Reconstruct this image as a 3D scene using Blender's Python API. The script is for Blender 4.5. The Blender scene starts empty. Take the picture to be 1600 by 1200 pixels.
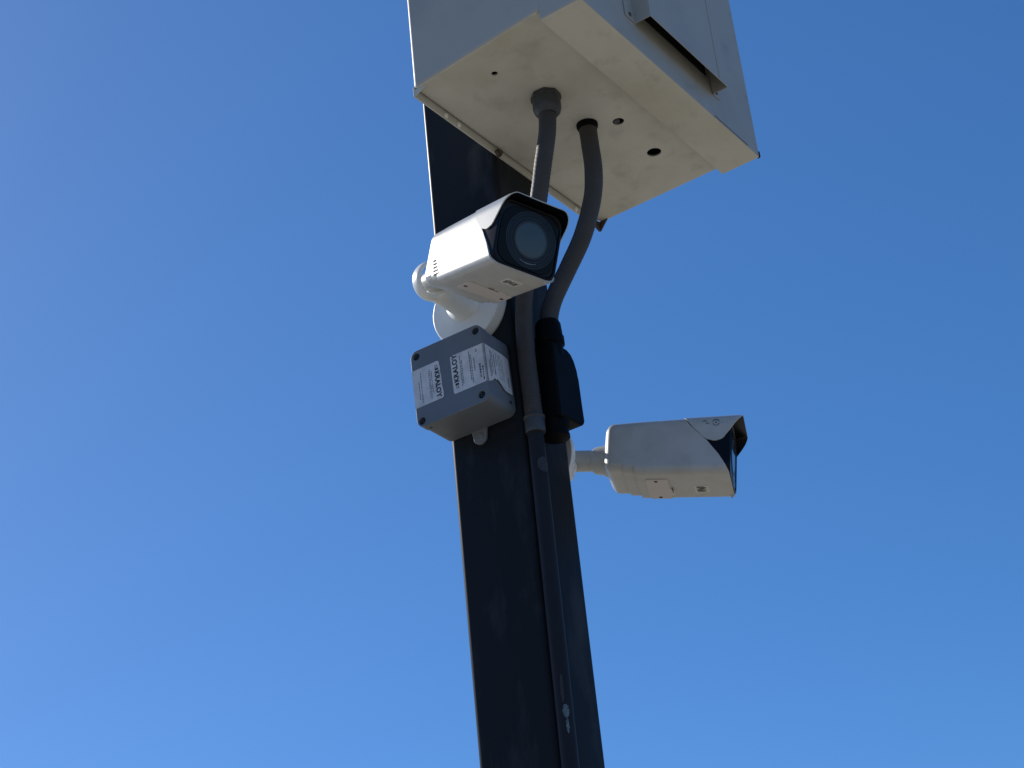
import bpy, bmesh, math, random
from mathutils import Matrix, Vector, noise
R = math.radians
random.seed(7)
scene = bpy.context.scene
COL = scene.collection

# ------------------------------------------------------------------ camera
# World frame: +X runs along the pole's right face (away, right), +Y along its left face, metres.
cam_d = bpy.data.cameras.new('Camera')
cam = bpy.data.objects.new('Camera', cam_d); COL.objects.link(cam)
scene.camera = cam
cam_d.sensor_width = 36.0
cam_d.lens = 59.555
cam_d.clip_start = 0.05
cam_d.clip_end = 2000.0
_r = Vector((0.5853, -0.8054, -0.0936)); _f = Vector((0.7432, 0.4867, 0.4590))
_f.normalize(); _r = (_r - _f * _r.dot(_f)).normalized(); _u = _r.cross(_f)
M = Matrix(((_r.x, _u.x, -_f.x), (_r.y, _u.y, -_f.y), (_r.z, _u.z, -_f.z))).to_4x4()
M.translation = Vector((-2.0417, -1.3240, 1.5366))
cam.matrix_world = M

# ------------------------------------------------------------------ sky, sun, exposure
SUN_DIR = Vector((0.07, 0.85, 0.55)).normalized()
elev = math.asin(SUN_DIR.z); azim = math.atan2(SUN_DIR.x, SUN_DIR.y)
world = bpy.data.worlds.new('World'); scene.world = world; world.use_nodes = True
nt = world.node_tree; bg = nt.nodes['Background']
sky = nt.nodes.new('ShaderNodeTexSky'); sky.sky_type = 'NISHITA'
sky.sun_disc = False; sky.sun_elevation = elev; sky.sun_rotation = azim
sky.altitude = 500.0; sky.air_density = 0.6; sky.dust_density = 0.3; sky.ozone_density = 9.0
# camera-like rendition of the clear sky: softer gradient, richer blue (same for every ray)
gam = nt.nodes.new('ShaderNodeGamma'); gam.inputs['Gamma'].default_value = 0.62
hsv = nt.nodes.new('ShaderNodeHueSaturation'); hsv.inputs['Saturation'].default_value = 1.30; hsv.inputs['Value'].default_value = 1.85; hsv.inputs['Hue'].default_value = 0.506
nt.links.new(sky.outputs[0], gam.inputs['Color']); nt.links.new(gam.outputs[0], hsv.inputs['Color'])
nt.links.new(hsv.outputs[0], bg.inputs['Color']); bg.inputs['Strength'].default_value = 0.15
sun_d = bpy.data.lights.new('Sun', 'SUN'); sun = bpy.data.objects.new('Sun', sun_d); COL.objects.link(sun)
sun_d.energy = 4.8; sun_d.angle = R(0.5); sun_d.color = (1.0, 0.95, 0.87)
sun.rotation_euler = SUN_DIR.to_track_quat('Z', 'Y').to_euler()
vs = scene.view_settings
vs.view_transform = 'Standard'; vs.look = 'None'; vs.gamma = 1.0; vs.use_curve_mapping = False
vs.exposure = 0.0

# ------------------------------------------------------------------ materials
def mat(name, col, rough=0.5, col2=None, scale=8.0, amount=0.5, lo=0.45, hi=0.7, bump=0.0, bscale=60.0,
        spec=0.5, metallic=0.0, coat=0.0, stretch=None, rvar=0.0, col3=None, amount3=.4, scale3=3.0, lo3=.55, hi3=.7):
    m = bpy.data.materials.new(name); m.use_nodes = True
    N, L = m.node_tree.nodes, m.node_tree.links
    b = N['Principled BSDF']
    b.inputs['Roughness'].default_value = rough
    b.inputs['Metallic'].default_value = metallic
    b.inputs['Specular IOR Level'].default_value = spec
    b.inputs['Coat Weight'].default_value = coat
    b.inputs['Base Color'].default_value = (*col, 1)
    geo = N.new('ShaderNodeNewGeometry'); src = geo.outputs['Position']
    if stretch:
        mp = N.new('ShaderNodeMapping'); mp.inputs['Scale'].default_value = stretch
        L.new(src, mp.inputs['Vector']); src = mp.outputs[0]
    def layer(prev, c, sc, a, l, h, det=8.0):
        n = N.new('ShaderNodeTexNoise'); n.inputs['Scale'].default_value = sc; n.inputs['Detail'].default_value = det
        n.inputs['Roughness'].default_value = 0.62
        L.new(src, n.inputs['Vector'])
        mr = N.new('ShaderNodeMapRange'); mr.inputs['From Min'].default_value = l; mr.inputs['From Max'].default_value = h
        mr.inputs['To Max'].default_value = a
        L.new(n.outputs['Fac'], mr.inputs['Value'])
        mx = N.new('ShaderNodeMix'); mx.data_type = 'RGBA'
        L.new(mr.outputs[0], mx.inputs['Factor'])
        if prev is None: mx.inputs[6].default_value = (*col, 1)
        else: L.new(prev, mx.inputs[6])
        mx.inputs[7].default_value = (*c, 1)
        return mx.outputs[2]
    out = None
    if col2: out = layer(None, col2, scale, amount, lo, hi)
    if col3: out = layer(out, col3, scale3, amount3, lo3, hi3, 5.0)
    if out is not None: L.new(out, b.inputs['Base Color'])
    if rvar:
        n = N.new('ShaderNodeTexNoise'); n.inputs['Scale'].default_value = 25; n.inputs['Detail'].default_value = 6
        L.new(src, n.inputs['Vector'])
        mr = N.new('ShaderNodeMapRange'); mr.inputs['To Min'].default_value = rough - rvar; mr.inputs['To Max'].default_value = rough + rvar
        L.new(n.outputs['Fac'], mr.inputs['Value']); L.new(mr.outputs[0], b.inputs['Roughness'])
    if bump:
        n = N.new('ShaderNodeTexNoise'); n.inputs['Scale'].default_value = bscale; n.inputs['Detail'].default_value = 5
        L.new(src, n.inputs['Vector'])
        bp = N.new('ShaderNodeBump'); bp.inputs['Strength'].default_value = bump; bp.inputs['Distance'].default_value = 0.002
        L.new(n.outputs['Fac'], bp.inputs['Height']); L.new(bp.outputs[0], b.inputs['Normal'])
    return m

M_ground = mat('ground_concrete', (.36, .315, .235), .9, (.24, .215, .165), .6, .7, bump=.3, bscale=30)
M_pole = mat('black_pole_paint', (.0140, .0165, .0195), .40, (.052, .054, .058), 15, .6, .53, .74, bump=.05, bscale=90,
             stretch=(1, 1, .35), rvar=.08, spec=.06)
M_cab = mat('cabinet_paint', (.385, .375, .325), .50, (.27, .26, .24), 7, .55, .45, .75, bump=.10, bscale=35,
            rvar=.08, col3=(.20, .19, .18), scale3=14, lo3=.63, hi3=.76)  # base colour darkened for the shaded sides
M_cab_bounce_dirt = mat('cabinet_paint_bounce_stains', (.575, .565, .485), .62, (.42, .38, .29), 6, .7, .42, .75, bump=.14, bscale=40,
                rvar=.08, col3=(.24, .225, .19), amount3=.32, scale3=19, lo3=.54, hi3=.72)  # same paint with stains, base lightened for light bounced off the ground
M_dark = mat('dark_interior', (.008, .008, .008), .9)
M_rivet = mat('rivet_metal', (.85, .82, .74), .5, metallic=.3)
M_bolt = mat('rusted_bolt', (.06, .045, .035), .6, (.12, .06, .03), 90, .7)
M_hose = mat('conduit_jacket', (.036, .033, .030), .65, (.062, .056, .050), 30, .55, .5, .75, bump=.25, bscale=120, rvar=.08)
M_gland = mat('gland_plastic', (.030, .033, .037), .45, (.07, .07, .07), 60, .5, bump=.1)
M_pipe = mat('painted_pipe', (.019, .021, .025), .42, (.024, .026, .032), 28, .6, .5, .75, bump=.12, bscale=80,
             stretch=(1, 1, .3), rvar=.08, spec=.08)
M_chip = mat('bare_conduit', (.24, .32, .36), .6, (.05, .06, .07), 120, .8, .45, .65)
M_tag = mat('scuffed_paint', (.075, .080, .088), .6, (.045, .050, .058), 60, .6)
M_lb = mat('black_fitting', (.0030, .0038, .0048), .5, bump=.15, bscale=140, rvar=.08, spec=.06)
M_shell = mat('camera_white_paint', (.455, .455, .43), .40, (.36, .35, .31), 26, .6, bump=.03, bscale=200, rvar=.05)
M_hatch = mat('camera_hatch_plastic', (.54, .50, .47), .5, (.50, .46, .42), 30, .4)
M_mount = mat('camera_mount_paint', (.74, .74, .69), .38, (.62, .61, .54), 18, .5, bump=.03, bscale=200)
M_bezel = mat('bezel_plastic', (.004, .005, .007), .24, spec=.14, rvar=.03)
M_glass = mat('front_glass', (.003, .004, .006), .05, spec=.07)
M_iris = mat('lens_window', (.040, .066, .082), .07, (.030, .052, .066), 40, .6, spec=.25)
M_irw = mat('infrared_window_plastic', (.012, .019, .028), .08, (.006, .010, .016), 45, .8, .42, .6, spec=.1)
M_ring = mat('lens_ring', (.003, .004, .006), .35)
M_glint = mat('lens_glint_paint', (.42, .46, .50), .4)  # pale colour for highlights painted on the lens
M_slot = mat('slot_dark', (.03, .03, .03), .8)
M_stick = mat('sticker_paper', (.62, .60, .54), .6, (.5, .48, .42), 200, .5)
M_ink = mat('ink', (.015, .015, .018), .6)
M_ink2 = mat('faded_ink', (.10, .11, .13), .6)
M_emb = mat('emblem_grey', (.10, .13, .17), .5)
M_box = mat('box_plastic', (.122, .142, .164), .55, (.096, .112, .130), 12, .6, bump=.12, bscale=150, rvar=.06)
M_label = mat('label_foil', (.60, .61, .62), .5, (.34, .35, .36), 35, .7, .4, .7, rvar=.06)
M_screw = mat('dark_screw', (.02, .02, .02), .4, metallic=.5)
M_tab = mat('tab_plastic', (.16, .17, .18), .5)

# ------------------------------------------------------------------ helpers
def link(name, bm, m, parent=None, bevel=0.0, seg=3, angle=35, smooth=True):
    me = bpy.data.meshes.new(name)
    bmesh.ops.recalc_face_normals(bm, faces=bm.faces)
    bm.to_mesh(me); bm.free()
    me.materials.append(m)
    o = bpy.data.objects.new(name, me); COL.objects.link(o)
    if smooth:
        me.polygons.foreach_set('use_smooth', [True] * len(me.polygons))
        me.set_sharp_from_angle(angle=R(angle))
    if parent is not None:
        o.parent = parent
        # geometry is authored in world metres: cancel the chain of (unrotated) parents
        off = Vector((0, 0, 0)); p = parent
        while p is not None: off += p.location; p = p.parent
        me.transform(Matrix.Translation(-off))
    if bevel:
        b = o.modifiers.new('Bevel', 'BEVEL'); b.width = bevel; b.segments = seg
        b.limit_method = 'ANGLE'; b.angle_limit = R(32); b.harden_normals = True
    return o
def thing(name, label, cat, loc, group=None):
    o = bpy.data.objects.new(name, None); COL.objects.link(o); o.location = loc
    o.empty_display_size = .05
    o['label'] = label; o['category'] = cat
    if group: o['group'] = group
    return o
def tag(o, label, cat, group=None):
    o['label'] = label; o['category'] = cat
    if group: o['group'] = group
    return o
def box(bm, lo, hi, mx=None):
    lo, hi = Vector(lo), Vector(hi)
    vs = [bm.verts.new((x, y, z)) for x in (lo.x, hi.x) for y in (lo.y, hi.y) for z in (lo.z, hi.z)]
    for f in ((0, 1, 3, 2), (4, 6, 7, 5), (0, 4, 5, 1), (2, 3, 7, 6), (0, 2, 6, 4), (1, 5, 7, 3)):
        bm.faces.new([vs[i] for i in f])
    if mx is not None: bmesh.ops.transform(bm, matrix=mx, verts=vs)
    return vs
def frame_from(axis, up=Vector((0, 0, 1))):
    z = Vector(axis).normalized(); x = up.cross(z)
    if x.length < 1e-4: x = Vector((1, 0, 0))
    x.normalize(); y = z.cross(x)
    return Matrix((x, y, z)).transposed()
def cyl(bm, p0, p1, r0, r1=None, n=32, cap=True, ph=0.0):
    p0, p1 = Vector(p0), Vector(p1); r1 = r0 if r1 is None else r1
    F = frame_from(p1 - p0); rings = []
    for p, r in ((p0, r0), (p1, r1)):
        rings.append([bm.verts.new(p + F @ Vector((r * math.cos(ph + 2 * math.pi * i / n), r * math.sin(ph + 2 * math.pi * i / n), 0))) for i in range(n)])
    for i in range(n): bm.faces.new((rings[0][i], rings[0][(i + 1) % n], rings[1][(i + 1) % n], rings[1][i]))
    if cap: bm.faces.new(rings[0][::-1]); bm.faces.new(rings[1])
def lathe(bm, p0, axis, prof, n=48):
    """profile of (distance along axis, radius); radius 0 closes."""
    p0 = Vector(p0); ax = Vector(axis).normalized(); F = frame_from(ax); prev = None
    for (d, r) in prof:
        if r < 1e-6: ring = [bm.verts.new(p0 + ax * d)]
        else: ring = [bm.verts.new(p0 + F @ Vector((r * math.cos(2 * math.pi * i / n), r * math.sin(2 * math.pi * i / n), d))) for i in range(n)]
        if prev is not None:
            for i in range(n):
                j = (i + 1) % n
                if len(prev) == 1 and len(ring) == 1: break
                if len(prev) == 1: bm.faces.new((prev[0], ring[j], ring[i]))
                elif len(ring) == 1: bm.faces.new((prev[i], prev[j], ring[0]))
                else: bm.faces.new((prev[i], prev[j], ring[j], ring[i]))
        prev = ring
def catmull(pts, k=12):
    P = [Vector(p) for p in pts]; P = [P[0] * 2 - P[1]] + P + [P[-1] * 2 - P[-2]]; out = []
    for i in range(1, len(P) - 2):
        for j in range(k):
            t = j / k; a, b, c, d = P[i - 1], P[i], P[i + 1], P[i + 2]
            out.append(.5 * ((2 * b) + (c - a) * t + (2 * a - 5 * b + 4 * c - d) * t * t + (3 * b - a - 3 * c + d) * t ** 3))
    out.append(P[-2]); return out
def tube(bm, path, rad, n=28, scale2=None):
    """rad: number or function(i/len, arc length)."""
    path = [Vector(p) for p in path]; rings = []; s = 0.0
    X = None
    for i, p in enumerate(path):
        t = (path[min(i + 1, len(path) - 1)] - path[max(i - 1, 0)]).normalized()
        if i: s += (p - path[i - 1]).length
        if X is None: X = frame_from(t).col[0].copy()
        X = (X - t * X.dot(t)).normalized(); Y = t.cross(X)
        r = rad(i / (len(path) - 1), s) if callable(rad) else rad
        rx, ry = r if isinstance(r, tuple) else (r, r)
        rings.append([bm.verts.new(p + X * rx * math.cos(2 * math.pi * k / n) + Y * ry * math.sin(2 * math.pi * k / n)) for k in range(n)])
    for a, b in zip(rings, rings[1:]):
        for k in range(n): bm.faces.new((a[k], a[(k + 1) % n], b[(k + 1) % n], b[k]))
    bm.faces.new(rings[0][::-1]); bm.faces.new(rings[-1])
def rrect(w, h, rt, rb, n=8):
    """closed outline of a rounded rectangle (x, z), counter-clockwise from bottom right."""
    pts = []
    for cx, cz, r, a0 in ((w / 2 - rb, -h / 2 + rb, rb, -90), (w / 2 - rt, h / 2 - rt, rt, 0), (-w / 2 + rt, h / 2 - rt, rt, 90), (-w / 2 + rb, -h / 2 + rb, rb, 180)):
        for i in range(n + 1):
            a = R(a0 + 90 * i / n); pts.append((cx + r * math.cos(a), cz + r * math.sin(a)))
    return pts
def resample(pts, step, closed=True):
    out = []; P = pts + ([pts[0]] if closed else [])
    for a, b in zip(P, P[1:]):
        d = math.dist(a, b); k = max(1, int(math.ceil(d / step)))
        if d < 1e-9: continue
        for i in range(k): out.append((a[0] + (b[0] - a[0]) * i / k, a[1] + (b[1] - a[1]) * i / k))
    if not closed: out.append(pts[-1])
    return out
def lerp_tab(tab, x):
    if x >= tab[0][0]: return tab[0][1]
    for (a, va), (b, vb) in zip(tab, tab[1:]):
        if x >= b: return va + (vb - va) * (x - a) / (b - a)
    return tab[-1][1]
def prism(bm, poly, fn, d0, d1):
    """poly of 2-D points extruded between d0 and d1 through fn(a, b, d) -> Vector"""
    A = [bm.verts.new(fn(a, b, d0)) for a, b in poly]; B = [bm.verts.new(fn(a, b, d1)) for a, b in poly]
    n = len(poly)
    for i in range(n): bm.faces.new((A[i], A[(i + 1) % n], B[(i + 1) % n], B[i]))
    bm.faces.new(A[::-1]); bm.faces.new(B)
def boolean_cut(bm, cutters):
    """bm minus the cutter bmeshes (evaluated once, temporary objects removed)."""
    me = bpy.data.meshes.new('tmp'); bmesh.ops.recalc_face_normals(bm, faces=bm.faces); bm.to_mesh(me); bm.free()
    o = bpy.data.objects.new('tmp', me); COL.objects.link(o); tmp = []
    for c in cutters:
        cm = bpy.data.meshes.new('tmpc'); bmesh.ops.recalc_face_normals(c, faces=c.faces); c.to_mesh(cm); c.free()
        co = bpy.data.objects.new('tmpc', cm); COL.objects.link(co); tmp.append(co)
        md = o.modifiers.new('b', 'BOOLEAN'); md.operation = 'DIFFERENCE'; md.solver = 'EXACT'; md.object = co
    dg = bpy.context.evaluated_depsgraph_get()
    out = bmesh.new(); em = o.evaluated_get(dg).to_mesh(); out.from_mesh(em); o.evaluated_get(dg).to_mesh_clear()
    for t in tmp + [o]:
        m_ = t.data; bpy.data.objects.remove(t); bpy.data.meshes.remove(m_)
    return out
def text_bm(s, size, mx, weight=0.0, depth=.00015, sx=1.0, space=1.0):
    cu = bpy.data.curves.new('txt', 'FONT'); cu.body = s; cu.size = size; cu.align_x = 'LEFT'; cu.align_y = 'CENTER'
    cu.offset = weight; cu.extrude = depth; cu.space_character = space; cu.resolution_u = 4
    o = bpy.data.objects.new('txt', cu); COL.objects.link(o)
    dg = bpy.context.evaluated_depsgraph_get(); em = o.evaluated_get(dg).to_mesh()
    bm = bmesh.new(); bm.from_mesh(em); o.evaluated_get(dg).to_mesh_clear()
    bpy.data.objects.remove(o); bpy.data.curves.remove(cu)
    bmesh.ops.transform(bm, matrix=mx @ Matrix.Diagonal((sx, 1, 1, 1)), verts=bm.verts)
    return bm
def outer_bevel(o, lo, hi, skip=None):
    '''round only the outer box edges (weights), leaving holes and inner faces sharp'''
    off = Vector((0, 0, 0)); p = o.parent
    while p is not None: off += p.location; p = p.parent
    me = o.data; at = me.attributes.new('bevel_weight_edge', 'FLOAT', 'EDGE')
    for e in me.edges:
        a, b = (me.vertices[i].co + off for i in e.vertices); k = 0
        for ax in range(3):
            for v in (lo[ax], hi[ax]):
                if abs(a[ax] - v) < 1e-4 and abs(b[ax] - v) < 1e-4: k += 1
        if skip is not None and all(abs((me.vertices[i].co + off).y - skip) < 1e-4 for i in e.vertices): k = 0
        at.data[e.index].value = 1.0 if k >= 2 else 0.0
    o.modifiers['Bevel'].limit_method = 'WEIGHT'
def merge(bm, other):
    me = bpy.data.meshes.new('m'); other.to_mesh(me); other.free(); bm.from_mesh(me); bpy.data.meshes.remove(me)

# ------------------------------------------------------------------ ground
bm = bmesh.new()
G = 40; S = 600.0
gv = [[bm.verts.new((-S + 2 * S * i / G, -S + 2 * S * j / G, 0)) for j in range(G + 1)] for i in range(G + 1)]
for i in range(G):
    for j in range(G): bm.faces.new((gv[i][j], gv[i + 1][j], gv[i + 1][j + 1], gv[i][j + 1]))
g = link('ground', bm, M_ground); g['kind'] = 'structure'

# ------------------------------------------------------------------ pole
PX, PY = .130, .147
bm = bmesh.new()
def prect(x0, x1, y0, y1, r, n=8):
    pts = []
    for cx, cy, a0 in ((x1 - r, y0 + r, -90), (x1 - r, y1 - r, 0), (x0 + r, y1 - r, 90), (x0 + r, y0 + r, 180)):
        for i in range(n + 1):
            a = R(a0 + 90 * i / n); pts.append((cx + r * math.cos(a), cy + r * math.sin(a)))
    return pts
prism(bm, prect(0, PX, 0, PY, .010), lambda a, b, d: Vector((a, b, d)), 0.0, 4.3)
pole = link('steel_pole', bm, M_pole)
tag(pole, 'tall black square steel pole carrying the cabinet and both cameras', 'pole')

# ------------------------------------------------------------------ cabinet
cab = thing('equipment_cabinet', 'off-white metal equipment cabinet with stained underside mounted high on the black pole', 'cabinet', (.045, 0, 3.24))
CX0, CX1, CYF, CZ0, CZ1, T = -.247, .337, -.272, 3.257, 3.98, .003
h1 = (-.1665, -.126, .0055); h2 = (.086, -.205, .010); h3 = (.208, -.2025, .0128)
bm = bmesh.new(); box(bm, (CX0, CYF, CZ0), (CX1, -.003, CZ1))
cut = bmesh.new(); box(cut, (CX0 + T, CYF + T, CZ0 + T), (CX1 - T, -.006, CZ1 - T)); cutters = [cut]
for (x, y, r) in (h1, h2, h3):
    c = bmesh.new(); cyl(c, (x, y, CZ0 - .02), (x, y, CZ0 + .02), r, n=32); cutters.append(c)
bm = boolean_cut(bm, cutters)
body = link('cabinet_body', bm, M_cab_bounce_dirt, cab, bevel=.007, seg=5, smooth=False)
outer_bevel(body, (CX0, CYF, CZ0), (CX1, -.003, CZ1), CYF)
body.modifiers['Bevel'].harden_normals = False
# the left side leans in a little towards the pole
for v in body.data.vertices:
    if abs(v.co.x + .045 - CX0) < .01: v.co.x += .021 * (v.co.y - CYF) / .27
# one paint in two tones: stained underside lightened as ground-lit, sides darkened as shaded
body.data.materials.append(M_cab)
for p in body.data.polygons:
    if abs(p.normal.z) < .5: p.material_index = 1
# back lip hanging below the bottom panel
bm = bmesh.new(); box(bm, (-.2222, -.0028, 3.2445), (CX1 - .012, .0005, 3.2640))
box(bm, (-.217, -.0027, 3.2642), (CX1 - .012, .0005, CZ1 - .002))
link('back_lip', bm, M_cab_bounce_dirt, cab, bevel=.0008)
bm = bmesh.new()
prism(bm, [(-.0028, 3.2445), (-.0028, 3.2575), (-.030, 3.2575), (-.022, 3.2535)], lambda a, b, d: Vector((d, a, b)), -.2221, -.2200)
link('lip_return', bm, M_cab_bounce_dirt, cab, bevel=.0005)
for x in (-.139, -.1035, .252):
    bm = bmesh.new(); lathe(bm, (x, -.0029, 3.2505), (0, -1, 0), [(0, .0050), (.0014, .0048), (.0028, .0032), (.0034, 0)], 20)
    link('rivet', bm, M_rivet, cab)
bm = bmesh.new()
cyl(bm, (.006, -.003, 3.2475), (.006, -.009, 3.2475), .0075, n=6)
cyl(bm, (.006, -.009, 3.2475), (.006, -.013, 3.2475), .004, n=16)
link('bolt', bm, M_bolt, cab, bevel=.0006)
# small corner bracket hanging at the far back corner
bm = bmesh.new()
prism(bm, [(.311, 3.2568), (.331, 3.2568), (.331, 3.2400), (.327, 3.2345), (.311, 3.2400)], lambda a, b, d: Vector((a, d, b)), -.0055, -.003)
prism(bm, [(-.004, 3.2568), (-.024, 3.2568), (-.006, 3.2360), (-.004, 3.2360)], lambda a, b, d: Vector((d, a, b)), .3285, .331)
link('corner_bracket', bm, M_bolt, cab, bevel=.0005)
# something pale seen just inside the second hole
bm = bmesh.new(); lathe(bm, (.084, -.203, CZ0 + .0035), (0, 0, -1), [(0, .006), (.003, .0055), (.0042, .003), (.0042, 0)], 20)
link('blanking_plug', bm, M_gland, cab)
# door pan
DX0, DX1, DY0, DY1, DZ0, DZ1 = -.2475, .329, -.348, -.2723, 3.236, 3.99
bm = bmesh.new(); box(bm, (DX0, DY0, DZ0), (DX1, DY1, DZ1))
cut = bmesh.new(); box(cut, (DX0 + .022, DY0 + .002, DZ0 + .022), (DX1 - .022, DY1 + .01, DZ1 - .022))
cut2 = bmesh.new(); box(cut2, (-.070, DY0 - .01, 3.320), (.166, DY0 + .01, 3.75))
bm = boolean_cut(bm, [cut, cut2])
door = link('cabinet_door', bm, M_cab_bounce_dirt, cab, bevel=.0045, seg=4, smooth=False)
outer_bevel(door, (DX0, DY0, DZ0), (DX1, DY1, DZ1), DY1)
door.modifiers['Bevel'].harden_normals = False
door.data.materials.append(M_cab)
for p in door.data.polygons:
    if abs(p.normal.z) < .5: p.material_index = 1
# seam strip where the front sheet of the door folds under
bm = bmesh.new(); box(bm, (.165, DY0 - .0006, DZ0 + .0030), (DX1 - .045, DY0 + .0005, DZ0 + .0044))
link('door_seam', bm, M_slot, door, bevel=.0004)
# small dark piece standing in for the darker dent at this corner
bm = bmesh.new(); prism(bm, [(DX1 - .004, DY0 + .004), (DX1 - .004, DY0 - .0015), (DX1 - .001, DY0 - .0015), (DX1 + .0015, DY0 + .001), (DX1 + .0015, DY0 + .006)], lambda a, b, d: Vector((a, b, d)), DZ0 + .001, DZ0 + .012)
link('corner_dent', bm, M_bezel, door, bevel=.0008)
# rain hood: open at the bottom, closed sides and sloped top
HX0, HX1, HD, HZ0, HZ1 = -.080, .174, .031, 3.2885, 3.76
bm = bmesh.new(); t = .0016
yf = DY0 - HD; yb = DY0 - .0003
bmo = bmesh.new(); box(bmo, (HX0, yf, HZ0), (HX1, yb, HZ1))
cu = bmesh.new(); box(cu, (HX0 + t, yf + t, HZ0 - .05), (HX1 - t, yb + .02, HZ1 - t))
hb = boolean_cut(bmo, [cu]); merge(bm, hb)
box(bm, (HX0 - .030, yb - .0018, HZ0), (HX0, yb, HZ1 + .03))
box(bm, (HX1, yb - .0018, HZ0), (HX1 + .022, yb, HZ1 + .03))
hood = link('rain_hood', bm, M_cab, door, bevel=.0011)
for x, z in ((HX0 - .016, HZ0 + .009), (HX1 + .011, HZ0 + .009), (HX0 - .016, HZ0 + .16)):
    bm = bmesh.new(); lathe(bm, (x, yb - .0018, z), (0, -1, 0), [(0, .0038), (.0012, .0036), (.002, .002), (.0022, 0)], 16)
    link('hood_screw', bm, M_bolt, hood)
# raised rib on the hood front near its right side
bm = bmesh.new(); box(bm, (HX1 - .030, yf - .0012, HZ0 + .0015), (HX1 - .0265, yf + .0004, HZ1 - .01))
link('hood_rib', bm, M_cab, hood, bevel=.0005)
# filter behind the hood
bm = bmesh.new(); box(bm, (-.0695, DY0 + .0022, 3.3205), (.1655, DY0 + .0075, 3.7495))
for i in range(26):
    z = 3.327 + i * .0160; box(bm, (-.068, DY0 + .0012, z), (.164, DY0 + .0024, z + .006))
link('vent_filter', bm, M_dark, door)

# ------------------------------------------------------------------ conduits
def hose_radius(base, ribs, amp):
    return lambda f, s: base + amp * math.sin(s * ribs) + .0004 * noise.noise(Vector((s * 40, base * 100, 0)))
# first: hose to a coupling, then painted rigid pipe down the pole
con = thing('cable_conduit', 'grey flexible conduit passing behind the nearer camera into a thin pipe down the pole', 'conduit', (.007, -.018, 2.72), 'flexible conduits below the cabinet')
path = catmull([(-.060, -.153, 3.222), (-.064, -.150, 3.180), (-.062, -.133, 3.125), (-.050, -.108, 3.070), (-.030, -.070, 3.010),
                (-.006, -.035, 2.950), (.003, -.021, 2.900), (.005, -.0175, 2.840), (.006, -.0175, 2.780), (.0075, -.0175, 2.728)], 24)
bm = bmesh.new(); tube(bm, path, hose_radius(.0146, 900, .00035), 28)
link('flexible_hose', bm, M_hose, con)
bm = bmesh.new()
lathe(bm, (-.0597, -.1535, 3.2568), (0, 0, -1), [(0, 0), (0, .0200), (.007, .0200), (.007, .0225), (.008, .0240), (.026, .0240), (.034, .0215), (.040, .0165), (.040, 0)], 40)
link('gland_body', bm, M_gland, con)
bm = bmesh.new(); cyl(bm, (-.0597, -.1535, 3.2565), (-.0597, -.1535, 3.2470), .0262, n=8, ph=.3)
link('gland_nut', bm, M_gland, con, bevel=.001)
bm = bmesh.new()
lathe(bm, (.0075, -.0175, 2.729), (0, 0, -1), [(0, .0140), (0, .0175), (.003, .0180), (.005, .0165), (.026, .0165), (.029, .0155), (.029, 0)], 36)
link('coupling', bm, M_gland, con)
pipe_x = lambda z: .0095 - .0060 * min(1.0, (2.704 - z) / .534)
pp = [(pipe_x(2.704 - 2.62 * i / 40.0), -.0155, 2.704 - 2.62 * i / 40.0) for i in range(41)]
bm = bmesh.new(); tube(bm, pp, .0132, 28)
pipe = link('rigid_pipe', bm, M_pipe, con)
def pipe_patch(z0, z1, a0, a1, seed, name, m):
    """irregular thin flake following the pipe's round surface"""
    bm = bmesh.new(); rows = []
    for i in range(13):
        z = z1 + (z0 - z1) * i / 12
        cx = pipe_x(z); cy = -.0155
        w = math.sin(math.pi * (i + .35) / 12.7) ** .5
        j0 = a0 + (a1 - a0) * (.5 - .5 * w) + 9 * noise.noise(Vector((i * .7, seed, 0)))
        j1 = a1 - (a1 - a0) * (.5 - .5 * w) + 9 * noise.noise(Vector((i * .7, seed + 5, 0)))
        rows.append([bm.verts.new((cx + .0138 * math.cos(R(j0 + (j1 - j0) * q / 5)), cy + .0138 * math.sin(R(j0 + (j1 - j0) * q / 5)), z)) for q in range(6)])
    for a, b in zip(rows, rows[1:]):
        for q in range(5): bm.faces.new((a[q], a[q + 1], b[q + 1], b[q]))
    bmesh.ops.solidify(bm, geom=bm.faces[:], thickness=.0004)
    return link(name, bm, m, pipe)
pipe_patch(2.628, 2.654, -158, -62, 3, 'pipe_tag', M_tag)
pipe_patch(2.232, 2.252, -160, -118, 9, 'paint_chip', M_chip)
pipe_patch(2.208, 2.234, -146, -128, 14, 'paint_chip', M_chip)
pipe_patch(2.254, 2.298, -160, -138, 21, 'paint_scuff', M_tag)

# second: hose into a black fitting
con2 = thing('cable_conduit', 'dark flexible conduit nearer the cabinet door, bending down into the black conduit fitting', 'conduit', (.050, -.037, 2.90), 'flexible conduits below the cabinet')
path = catmull([(.056, -.160, 3.2565), (.057, -.160, 3.215), (.060, -.158, 3.165), (.064, -.146, 3.115), (.065, -.118, 3.055),
                (.062, -.084, 3.005), (.055, -.056, 2.960), (.051, -.042, 2.925), (.050, -.037, 2.890)], 24)
bm = bmesh.new(); tube(bm, path, hose_radius(.0156, 900, .00012), 28)
link('flexible_hose', bm, M_hose, con2)
bm = bmesh.new(); lathe(bm, (.056, -.160, 3.2568), (0, 0, -1), [(0, 0), (0, .0188), (.005, .0186), (.011, .0160), (.011, 0)], 36)
link('gland_collar', bm, M_lb, con2)

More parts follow.
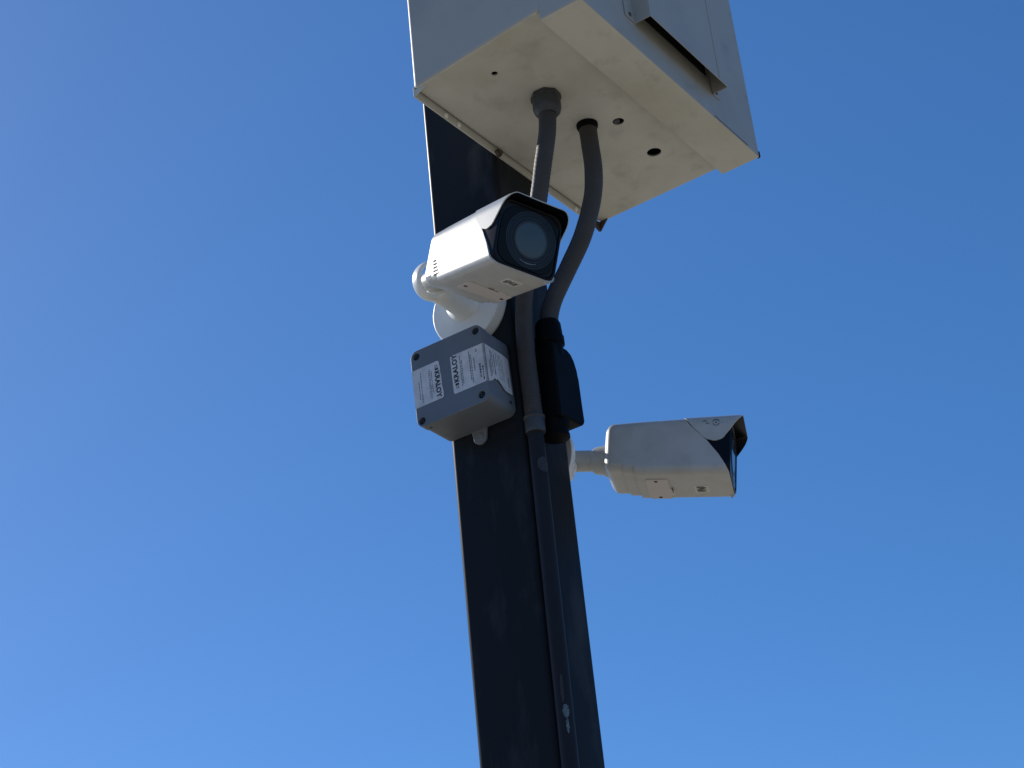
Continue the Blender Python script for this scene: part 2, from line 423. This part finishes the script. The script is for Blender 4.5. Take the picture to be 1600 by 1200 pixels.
fit = thing('conduit_fitting', 'black rounded conduit body with screwed cover on the right face of the pole', 'fitting', (.050, -.037, 2.76))
bm = bmesh.new()
lathe(bm, (.050, -.037, 2.912), (0, 0, -1), [(0, .0150), (.001, .0195), (.006, .0215), (.022, .0225), (.030, .0228), (.031, .0245), (.044, .0245), (.046, .021), (.066, .020)], 40)
link('top_hub', bm, M_lb, fit)
bm = bmesh.new()
# body: rounded outline in the X-Z plane, swelling to the right, extruded towards the viewer
prof = [(.026, 2.862), (.070, 2.862), (.082, 2.857), (.090, 2.846), (.0955, 2.830), (.097, 2.812), (.100, 2.738), (.096, 2.731), (.087, 2.727), (.026, 2.727)]
prism(bm, prof, lambda a, b, d: Vector((a, d, b)), -.056, -.0005)
link('fitting_body', bm, M_lb, fit, bevel=.014, seg=5)
bm = bmesh.new()
prism(bm, [(.094, 2.834), (.101, 2.828), (.1035, 2.818), (.1050, 2.742), (.102, 2.736), (.095, 2.734)], lambda a, b, d: Vector((a, d, b)), -.052, -.010)
cov = link('access_cover', bm, M_lb, fit, bevel=.0025)
for z in (2.818, 2.742):
    bm = bmesh.new(); lathe(bm, (.1042, -.031, z), (1, 0, 0), [(0, .004), (.0015, .0038), (.002, 0)], 16)
    link('cover_screw', bm, M_screw, cov)
bm = bmesh.new()
lathe(bm, (.048, -.030, 2.728), (0, 0, -1), [(0, .0225), (.012, .0225), (.014, .0210), (.022, .0208), (.023, .0220), (.028, .0220), (.029, .0180), (.030, 0)], 40)
link('bottom_hub', bm, M_lb, fit)

# ------------------------------------------------------------------ security cameras
def axes(yaw, pitch, roll):
    y, p, l = R(yaw), R(pitch), R(roll)
    a = Vector((math.cos(y) * math.cos(p), math.sin(y) * math.cos(p), math.sin(p)))
    r = Vector((math.sin(y), -math.cos(y), 0)); u = r.cross(a)
    return a, r * math.cos(l) + u * math.sin(l), u * math.cos(l) - r * math.sin(l)
W, H, LEN = .118, .100, .205
def raise_top(z, y):
    '''the housing deepens towards the front: its top slopes up'''
    return z if z <= 0 else z * (.955 + .20 * (y + LEN) / LEN)
SHELL = [(.049, -.081), (.030, -.066), (.005, -.038), (-.018, -.020), (-.034, -.010), (-.044, -.005), (-.049, -.002)]
def security_camera(label, wall, wall_n, yaw, pitch, roll, front, slot_sides):
    """wall: centre of the round base on the pole; wall_n: outward normal; front: centre of the glass"""
    wall, wall_n, O = Vector(wall), Vector(wall_n), Vector(front)
    a, r, u = axes(yaw, pitch, roll)
    P = lambda x, y, z: O + r * x + a * y + u * z           # x right, y forward, z up, metres
    root = thing('security_camera', label, 'camera', wall, 'bullet cameras on the pole')
    # ---- round base plate with flared rim
    bm = bmesh.new()
    lathe(bm, wall + wall_n * .0004, wall_n, [(0, 0), (0, .0730), (.003, .0735), (.006, .0725), (.0170, .0690), (.0180, .0682), (.0186, .0668), (.0196, .045), (.0200, 0)], 72)
    link('mount_base', bm, M_mount, root, angle=20)
    J = P(0, -LEN - .080, 0)                                 # ball centre
    # ---- swan arm, wide root narrowing to the yoke
    d = (J - wall).dot(wall_n)
    lat = (J - wall) - wall_n * d
    dn = Vector((0, 0, -1))
    sag = 1.0 if 1 in slot_sides else 2.3
    pts = catmull([wall + wall_n * .016 + dn * .002 * sag, wall + wall_n * .035 + dn * .005 * sag + lat * .1, wall + wall_n * (.035 + (d - .035) * .5) + dn * .009 * sag + lat * .4,
                   wall + wall_n * (d - .020) + dn * .014 + lat * .8, wall + wall_n * (d - .004) + dn * .012 + lat], 10)
    def rad(f, s):
        g = max(0, 1 - f * 3.2)
        e = 1.0 if f < .9 else math.sqrt(max(.02, 1 - ((f - .9) / .1) ** 2))
        return ((.021 + .019 * g * g) * e, (.018 + .020 * g * g) * e)
    bm = bmesh.new(); tube(bm, pts, rad, 40)
    arm = link('mount_arm', bm, M_mount, root, angle=60)
    # yoke ring round the ball
    bm = bmesh.new()
    lathe(bm, J - a * .016, a, [(0, .0275), (0, .0310), (.002, .0325), (.005, .0332), (.018, .0332), (.0215, .0325), (.023, .0310), (.023, .0280), (.0215, .0268), (.002, .0268), (0, .0275)], 56)
    link('yoke_ring', bm, M_mount, root)
    if 1 not in slot_sides: bm = bmesh.new(); lathe(bm, wall + wall_n * .034 + dn * .0330, dn, [(-.004, 0), (-.004, .0055), (.0052, .0055), (.0056, .004), (.004, 0)], 18)
    if 1 not in slot_sides: link('arm_screw', bm, M_slot, arm)
    # ---- stem
    bm = bmesh.new()
    rr = P(0, -LEN + .004, 0)
    lathe(bm, J - a * .014, a, [(0, 0), (0, .012), (.003, .0175), (.008, .0185), (.056, .0185), (.058, .0205), (.062, .0235), (.076, .0255), (.084, .030), (.092, .034)], 48)
    link('stem', bm, M_shell, root)
    # ---- shell
    out = resample(rrect(W, H, .018, .013), .005)
    def shell_front(z): return lerp_tab(SHELL, z)
    bm = bmesh.new(); rings = []
    stations = [(-LEN - .009, .72, .010), (-LEN - .007, .84, .010), (-LEN - .0035, .92, .009), (-LEN, .965, .0085), (-LEN + .002, .978, .008), (-LEN + .006, .99, .008), (-.1805, .992, .008), (-.180, .992, .0045),
                (-.161, 1, .0045), (-.1605, 1, .0), (-.145, 1, 0), (-.12, 1, 0), (-.10, 1, 0)]
    for (y, s, lift) in stations:
        ring = []
        for x, z in out:
            zz = z
            if lift and z < -.030: zz = z + lift * min(1, (-.030 - z) / .012)
            ring.append(bm.verts.new(P(x * s, y, raise_top(zz * s, y))))
        rings.append(ring)
    for f in (.5, 1.0):
        rings.append([bm.verts.new(P(x, -.10 + (shell_front(z) + .10) * f, raise_top(z, -.10 + (shell_front(z) + .10) * f))) for x, z in out])
    rings.append([bm.verts.new(P(x * .955, shell_front(z) - .0004, raise_top(z, shell_front(z)) * .955)) for x, z in out])
    n = len(out)
    for A, B in zip(rings, rings[1:]):
        for i in range(n): bm.faces.new((A[i], A[(i + 1) % n], B[(i + 1) % n], B[i]))
    bm.faces.new(rings[0][::-1])
    shell = link('camera_housing', bm, M_shell, root, angle=28)
    # bumped top seam bracket at the visor's root
    # vent slots on both sides
    for sgn in slot_sides:
        bm = bmesh.new()
        for i in range(5):
            z = -.0105 - i * .0062; y0 = -.181 + i * .0022; ln = .007 + i * .0022
            box(bm, (sgn * W / 2 * .985 - .0012, y0, z - .0011), (sgn * W / 2 + .0004, y0 + ln, z + .0011), Matrix.Identity(4))
        bmesh.ops.transform(bm, matrix=Matrix.Translation(O) @ Matrix((r, a, u)).transposed().to_4x4(), verts=bm.verts)
        link('vent_slots', bm, M_slot, shell)
    LM = Matrix.Translation(O) @ Matrix((r, a, u)).transposed().to_4x4()
    # hatch on the underside
    bm = bmesh.new()
    prism(bm, [(-.047, -.146), (.028, -.146), (.031, -.143), (.031, -.110), (.028, -.107), (-.010, -.107), (-.014, -.100), (-.034, -.100), (-.038, -.107), (-.047, -.107), (-.0495, -.110), (-.0495, -.143)],
          lambda p, q, d: P(p, q, d), -H / 2 - .0016, -H / 2 + .001)
    hatch = link('card_hatch', bm, M_hatch, shell, bevel=.0006)
    for x in (.0235, -.0425):
        bm = bmesh.new(); lathe(bm, P(x, -.128, -H / 2 - .0014), -u, [(0, .0032), (.0006, .0030), (.0007, 0)], 16)
        link('hatch_screw', bm, M_slot, hatch)
    bm = bmesh.new(); box(bm, (-.022, -.1045, -H / 2 - .0021), (-.004, -.1030, -H / 2 - .0014), LM)
    link('hatch_slot', bm, M_slot, hatch)
    # sticker with bars
    bm = bmesh.new(); box(bm, (-.027, -.0665, -H / 2 - .0004), (.001, -.0415, -H / 2 + .0004), LM)
    st = link('sticker', bm, M_stick, shell, bevel=.0001, seg=1)
    bm = bmesh.new(); rnd = random.Random(4)
    x = -.024
    while x < -.003:
        w = rnd.choice((.0009, .0014, .0022)); y0 = -.0625 + rnd.choice((0, 0, .004)); y1 = -.0465 - rnd.choice((0, .003, .006))
        box(bm, (x, y0, -H / 2 - .0006), (x + w, y1, -H / 2 - .0003), LM); x += w + .0010
    link('sticker_print', bm, M_ink, st)
    # nub below the front edge
    bm = bmesh.new(); lathe(bm, P(-.044, -.006, -H / 2 + .001), -u, [(0, .0022), (.005, .0018), (.0055, 0)], 12)
    link('drip_nub', bm, M_shell, shell)
    # ---- black bezel
    out2 = resample(rrect(W - .0022, H - .0022, .018, .016), .005)
    bm = bmesh.new(); rings = []
    for y, s in ((-.098, .97), (-.060, 1), (-.004, 1), (-.001, .985), (0, .955), (-.0006, .925), (-.0026, .905)):
        rings.append([bm.verts.new(P(x * s * (1 - .040 * max(0, (y + .08) / .095) ** 1.3), y, raise_top(z * s, y - .016))) for x, z in out2])
    n2 = len(out2)
    for A, B in zip(rings, rings[1:]):
        for i in range(n2): bm.faces.new((A[i], A[(i + 1) % n2], B[(i + 1) % n2], B[i]))
    bm.faces.new(rings[0][::-1]); bm.faces.new(rings[-1])
    bez = link('front_bezel', bm, M_bezel, root, angle=28)
    # ---- glass pane
    bm = bmesh.new()
    prism(bm, [(x * .895 * .97, z * (.895 if z < 0 else .96)) for x, z in resample(rrect(W - .0022, H - .0022, .030, .028), .004)], lambda p, q, d: P(p, d, q), -.0024, -.0012)
    glass = link('front_glass', bm, M_glass, root, bevel=.0006)
    cx, cz = -.0045, .003
    bm = bmesh.new()
    def annulus(bm, r0, r1, y0, y1, n=72):
        lathe(bm, P(cx, y0, cz), a, [(0, r0), (0, r1), (y1 - y0, r1), (y1 - y0, r0), (0, r0)], n)
    annulus(bm, .0275, .0300, -.0014, -.0007); annulus(bm, .0430, .0440, -.0014, -.0008); annulus(bm, .0335, .0343, -.0014, -.0009); annulus(bm, .0390, .0394, -.0014, -.0010)
    link('lens_rim', bm, M_ring, glass)
    bm = bmesh.new(); annulus(bm, .0303, .0428, -.0013, -.00115)
    link('infrared_window', bm, M_irw, glass)
    bm = bmesh.new(); lathe(bm, P(cx, -.0014, cz), a, [(0, 0), (0, .0274), (.0005, .0272), (.0007, .020), (.0008, 0)], 72)
    link('lens', bm, M_iris, glass)
    bm = bmesh.new()
    for (r0, r1, a0, a1) in ((.0365, .0374, 246, 292), (.0335, .0345, 243, 247)):
        K = 16; v = []
        for k in range(K + 1):
            t = R(a0 + (a1 - a0) * k / K); ww = math.sin(math.pi * k / K) * .5 + .5
            v.append([bm.verts.new(P(cx + q * math.cos(t), -.00105, cz + q * math.sin(t))) for q in (r0, r0 + (r1 - r0) * ww)])
        for k in range(K): bm.faces.new((v[k][0], v[k + 1][0], v[k + 1][1], v[k][1]))
    bmesh.ops.solidify(bm, geom=bm.faces[:], thickness=.0002)
    link('lens_glint', bm, M_glint, glass)  # bright reflections low on the glass, modelled as pale arcs
    # ---- visor: a curved cap over the top and the shoulders
    oz = [(x, z) for x, z in resample(rrect(W + .0030, H + .0030, .0195, .016), .0030)]
    # order the outline as an open strip from the right shoulder over the top to the left shoulder
    idx = [i for i, (x, z) in enumerate(oz) if z > .0062]
    strip = [oz[i] for i in idx]; strip.sort(key=lambda q: math.atan2(q[0], q[1] + .02))
    ztip = .0055
    side = W / 2 + .0015
    strip = [(-side, ztip)] + strip + [(side, ztip)]
    def v_rear(z):  return lerp_tab([(.0505, -.0795), (.030, -.0645), (.012, -.0455), (.0085, -.0400), (.0065, -.0335), (.0055, -.0290)], z)
    def v_front(z): return lerp_tab([(.0505, .0190), (.044, .0150), (.0115, -.0110), (.0085, -.0145), (.0065, -.0190), (.0055, -.0245)], z)
    bm = bmesh.new(); NY = 10
    def grid(off):
        g = []
        for x, z in strip:
            y0, y1 = v_rear(z), v_front(z); row = []
            for k in range(NY + 1):
                y = y0 + (y1 - y0) * k / NY
                tp = 1 - .036 * max(0, (y + .08) / .095) ** 1.3           # narrows a little to the front
                zz = raise_top(z, min(y, .008)) 
                L_ = math.hypot(x, z); row.append(bm.verts.new(P(x * tp - (x / L_) * off, y, zz - (z / L_) * off)))
            g.append(row)
        return g
    A, B = grid(0), grid(.0016); ns = len(strip)
    for i in range(ns - 1):
        for k in range(NY):
            bm.faces.new((A[i][k], A[i + 1][k], A[i + 1][k + 1], A[i][k + 1]))
            bm.faces.new((B[i][k], B[i][k + 1], B[i + 1][k + 1], B[i + 1][k]))
        bm.faces.new((A[i][0], B[i][0], B[i + 1][0], A[i + 1][0])); bm.faces.new((A[i][NY], A[i + 1][NY], B[i + 1][NY], B[i][NY]))
    for i in (0, ns - 1):
        for k in range(NY): bm.faces.new((A[i][k], A[i][k + 1], B[i][k + 1], B[i][k]))
    # inside of the visor is lined black
    bm.normal_update()
    visor = link('sun_visor', bm, M_shell, root, angle=40)
    visor.data.materials.append(M_bezel)
    na = (ns - 1)
    me = visor.data; off = Vector(root.location)
    for p in me.polygons:
        c = p.center + off - O; x_, z_ = c.dot(r), c.dot(u); y_ = c.dot(a)
        tp = 1 - .036 * max(0, (y_ + .08) / .095) ** 1.3
        nn = Vector((p.normal.dot(r), p.normal.dot(u)))
        if nn.x * x_ + nn.y * z_ < -.2 * math.hypot(x_, z_) : p.material_index = 1
    # ---- emblem on the visor's right cheek
    bm = bmesh.new(); xs = lambda y: side * (1 - .036 * max(0, (y + .08) / .095) ** 1.3) + .0001
    def arc(cy, cz_, r0, r1, a0, a1, K=14):
        v = []
        for k in range(K + 1):
            t = R(a0 + (a1 - a0) * k / K)
            v.append([bm.verts.new(P(xs(cy + q * math.cos(t)) , cy + q * math.cos(t), cz_ + q * math.sin(t))) for q in (r0, r1)])
        for k in range(K): bm.faces.new((v[k][0], v[k + 1][0], v[k + 1][1], v[k][1]))
    arc(-.0245, .0395, .0048, .0062, 15, 165); arc(-.0245, .0395, .0048, .0062, 195, 345)
    arc(-.0245, .0395, .0, .0016, 0, 359, 10)
    arc(-.0435, .0400, .0022, .0034, 20, 160); arc(-.0385, .0400, .0022, .0034, 200, 330)
    arc(-.0145, .0395, .0, .0008, 0, 359, 8)
    bmesh.ops.solidify(bm, geom=bm.faces[:], thickness=.0003)
    if 1 not in slot_sides: link('emblem', bm, M_emb, visor)
    else: bm.free()
    return root
security_camera('white bullet camera with black visor rim facing the viewer, above the grey junction box',
                (0, .078, 2.964), (-1, 0, 0), -111.98, -17.18, 6.28, (-.2233, -.1891, 2.8788), (1, -1))
security_camera('white bullet camera pointing right against the sky, seen from its side and underside',
                (PX, .068, 2.722), (1, 0, 0), -66.17, -9.456, 1.28, (.352, -.1873, 2.708), (-1,))

# ------------------------------------------------------------------ junction box
yw, rl = R(2.988), R(-1.837)
bn = Vector((-math.cos(yw), -math.sin(yw), 0)); bs = Vector((-math.sin(yw), math.cos(yw), 0)); bu = Vector((0, 0, 1))
bs, bu = bs * math.cos(rl) + bu * math.sin(rl), bu * math.cos(rl) - bs * math.sin(rl)
BC = Vector((0, .0799, 2.8051))
Q = lambda s, t, d: BC + bs * s + bu * t + bn * d           # s to the left edge, t up, d outwards
jb = thing('junction_box', 'square grey plastic junction box with two peeling paper labels below the nearer camera', 'junction box', (0, .08, 2.74))
BW, BH, BD = .1405, .1403, .086
def rr2(w, h, rad, n=6): return [(x, z) for x, z in rrect(w, h, rad, rad, n)]
bm = bmesh.new(); prism(bm, rr2(BW - .003, BH - .003, .013), Q, .0045, BD - .020)
link('box_body', bm, M_box, jb, bevel=.002)
bm = bmesh.new(); prism(bm, rr2(BW, BH, .014), Q, BD - .0195, BD)
cuts = []
SC = [(.0585, .0590), (-.0590, .0590), (-.0560, -.0565), (.0600, -.0590)]
for s, t in SC:
    c = bmesh.new(); cyl(c, Q(s, t, BD - .006), Q(s, t, BD + .01), .0062, n=28); cuts.append(c)
bm = boolean_cut(bm, cuts)
lid = link('box_lid', bm, M_box, jb, bevel=.0014)
for s, t in SC:
    bm = bmesh.new(); lathe(bm, Q(s, t, BD - .0062), bn, [(0, .0060), (.001, .0060), (.001, .0044), (.0036, .0042), (.0042, .0036), (.0042, .0012), (.003, .0008), (.003, 0)], 24)
    link('lid_screw', bm, M_screw, lid)
# moulded dimples on side and bottom
bm = bmesh.new(); lathe(bm, Q(-BW / 2 + .0006, -.052, .022), -bs, [(0, .0022), (.0014, .002), (.0015, 0)], 12)
link('moulding_pin', bm, M_screw, lid)
bm = bmesh.new(); lathe(bm, Q(.052, -BH / 2 + .001, BD - .012), -bu, [(0, .0022), (.0016, .002), (.0018, 0)], 12)
link('moulding_pin', bm, M_screw, lid)
# mounting ears
for cs, ct, sg in ((.004, -BH / 2, -1), (.048, BH / 2, 1)):
    bm = bmesh.new()
    e = []
    for i in range(17):
        t = math.pi * i / 16; e.append((cs + .0125 * math.cos(t), ct + sg * (.011 + .0125 * math.sin(t))))
    e = [(cs + .0155, ct - sg * .004)] + e + [(cs - .0155, ct - sg * .004)]
    prism(bm, e, Q, .002, .0075)
    ear = link('mounting_ear', bm, M_tab, jb, bevel=.0012)
    bm = bmesh.new(); lathe(bm, Q(cs, ct + sg * .0115, .0074), bn, [(0, .0072), (.0012, .0068), (.0016, .0040), (.0009, .0036), (.0009, 0)], 20)
    link('ear_screw', bm, M_tab, ear)
# ---- labels (thin printed foil, slightly irregular edges)
def label_patch(poly, fn, d, th, parent, name='paper_label'):
    bm = bmesh.new(); prism(bm, poly, fn, d, d + th); return link(name, bm, M_label, parent, smooth=False)
LZ = BD + .0001
def jitter(poly, amp, seed):
    rnd = random.Random(seed); return [(p + rnd.uniform(-amp, amp), q + rnd.uniform(-amp, amp)) for p, q in resample(poly, .009)]
lab1 = label_patch([(.0700, .0345), (.0190, .0352), (.0166, .0335), (.0150, .0200), (.0156, .0130), (.0140, .0060), (.0148, -.0100), (.0132, -.0230), (.0136, -.0315), (.0160, -.0338), (.0700, -.0343)], Q, LZ, .0003, lid)
lab2 = label_patch([(-.0085, .0325), (-.0060, .0300), (-.0060, -.0345), (-.0080, -.0368), (-.0690, -.0368), (-.0693, .0318)], Q, LZ, .0003, lid)
# the part of the second label folded round the edge and torn along its lower side
QS = lambda d, t, o: Q(-BW / 2 - .0001 - o, t, d)
def curl(bm):
    rows = []
    for k in range(9):
        ang = R(90 * k / 8); rad = .0024
        s = -BW / 2 + .0020 - rad * math.sin(ang) ; d = BD - .0020 + rad * math.cos(ang)
        rows.append([bm.verts.new(Q(s, t + .0009 * noise.noise(Vector((t * 150, k * .4, 3))), d + .0006 * abs(noise.noise(Vector((t * 90, k, 9)))))) for t in [-.0372 + .0692 * j / 22 for j in range(23)]])
    for A_, B_ in zip(rows, rows[1:]):
        for j in range(22): bm.faces.new((A_[j], A_[j + 1], B_[j + 1], B_[j]))
    bmesh.ops.solidify(bm, geom=bm.faces[:], thickness=.0003)
bm = bmesh.new(); curl(bm); link('label_fold', bm, M_label, lid)
lab3 = label_patch([(BD - .0025, .0315), (.034, .0318), (.018, .0300), (.0155, .0270), (.0150, -.0350), (.0165, -.0372), (.036, -.0370), (.0440, -.0310), (.0500, -.0262), (.0560, -.0235), (.0600, -.0262), (.0640, -.0245), (.0700, -.0300), (.0780, -.0345), (BD - .0025, -.0372)],
                   QS, 0.0007, .0003, jb, 'side_label')
def print_lines(fn, parent, rows, d0, seed, m=M_ink2):
    """rows of tiny illegible print: (across, start, end, height)"""
    bm = bmesh.new(); rnd = random.Random(seed)
    for (s, t0, t1, h) in rows:
        t = t0
        while t > t1:
            w = rnd.uniform(.0009, .0030)
            hh = h * rnd.uniform(.7, 1.0)
            prism(bm, [(s - hh / 2, t), (s + hh / 2, t), (s + hh / 2, max(t1, t - w)), (s - hh / 2, max(t1, t - w))], fn, d0, d0 + .0002)
            t -= w + rnd.uniform(.0006, .0016)
    link('fine_print', bm, m, parent, smooth=False)
def basis(x, y, o):
    z = x.cross(y); Mx = Matrix((x, y, z)).transposed().to_4x4(); Mx.translation = o; return Mx
# first label: reads downwards
bm = text_bm('KRALOY', .0124, basis(-bu, -bs, Q(.0222, .0175, LZ + .0004)), weight=.00045, sx=.97, space=1.05)
for (s0, s1, t0, t1) in ((.0186, .0252, .0228, .0192), (.0196, .0212, .0282, .0262), (.0228, .0244, .0282, .0262), (.0196, .0212, .0250, .0238), (.0228, .0244, .0252, .0236)):
    prism(bm, [(s0, t0), (s1, t0), (s1, t1), (s0, t1)], Q, LZ + .00025, LZ + .0005)
link('lettering', bm, M_ink, lab1, smooth=False)
print_lines(Q, lab1, [(.0325, .0215, -.0180, .0016), (.0355, .0255, -.0285, .0014), (.0378, .0240, -.0270, .0013), (.0535, .0265, -.0290, .0018), (.0580, .0100, -.0220, .0016)], LZ + .0003, 3)
# second label: reads upwards
bm = text_bm('KRALOY', .0124, basis(bu, bs, Q(-.0140, -.0180, LZ + .0004)), weight=.00045, sx=1.02, space=1.05)
for (s0, s1, t0, t1) in ((-.0107, -.0173, -.0232, -.0196), (-.0116, -.0132, -.0288, -.0268), (-.0148, -.0164, -.0288, -.0268), (-.0116, -.0132, -.0256, -.0242), (-.0148, -.0164, -.0258, -.0240)):
    prism(bm, [(s0, t0), (s1, t0), (s1, t1), (s0, t1)], Q, LZ + .00025, LZ + .0005)
link('lettering', bm, M_ink, lab2, smooth=False)
print_lines(Q, lab2, [(-.0238, .0260, -.0285, .0014), (-.0265, .0180, -.0250, .0014), (-.0420, .0270, -.0250, .0017), (-.0448, .0200, -.0300, .0014), (-.0500, .0120, -.0120, .0015), (-.0600, -.0020, -.0270, .0030), (-.0650, -.0080, -.0330, .0026), (-.0560, .0255, .0215, .0030)], LZ + .0003, 5, M_ink)
print_lines(QS, lab3, [(.0700, .0250, -.0200, .0022), (.0655, .0230, -.0160, .0018), (.0600, .0200, -.0180, .0026), (.0740, .0050, -.0250, .0026)], .0010, 8, M_ink)
print_lines(QS, lab3, [(.0540, .0260, .0020, .0020), (.0480, .0260, -.0200, .0012), (.0440, .0240, -.0200, .0012), (.0400, .0260, -.0200, .0012), (.0360, .0200, -.0220, .0012), (.0230, -.0080, -.0260, .0030)], .0010, 9)
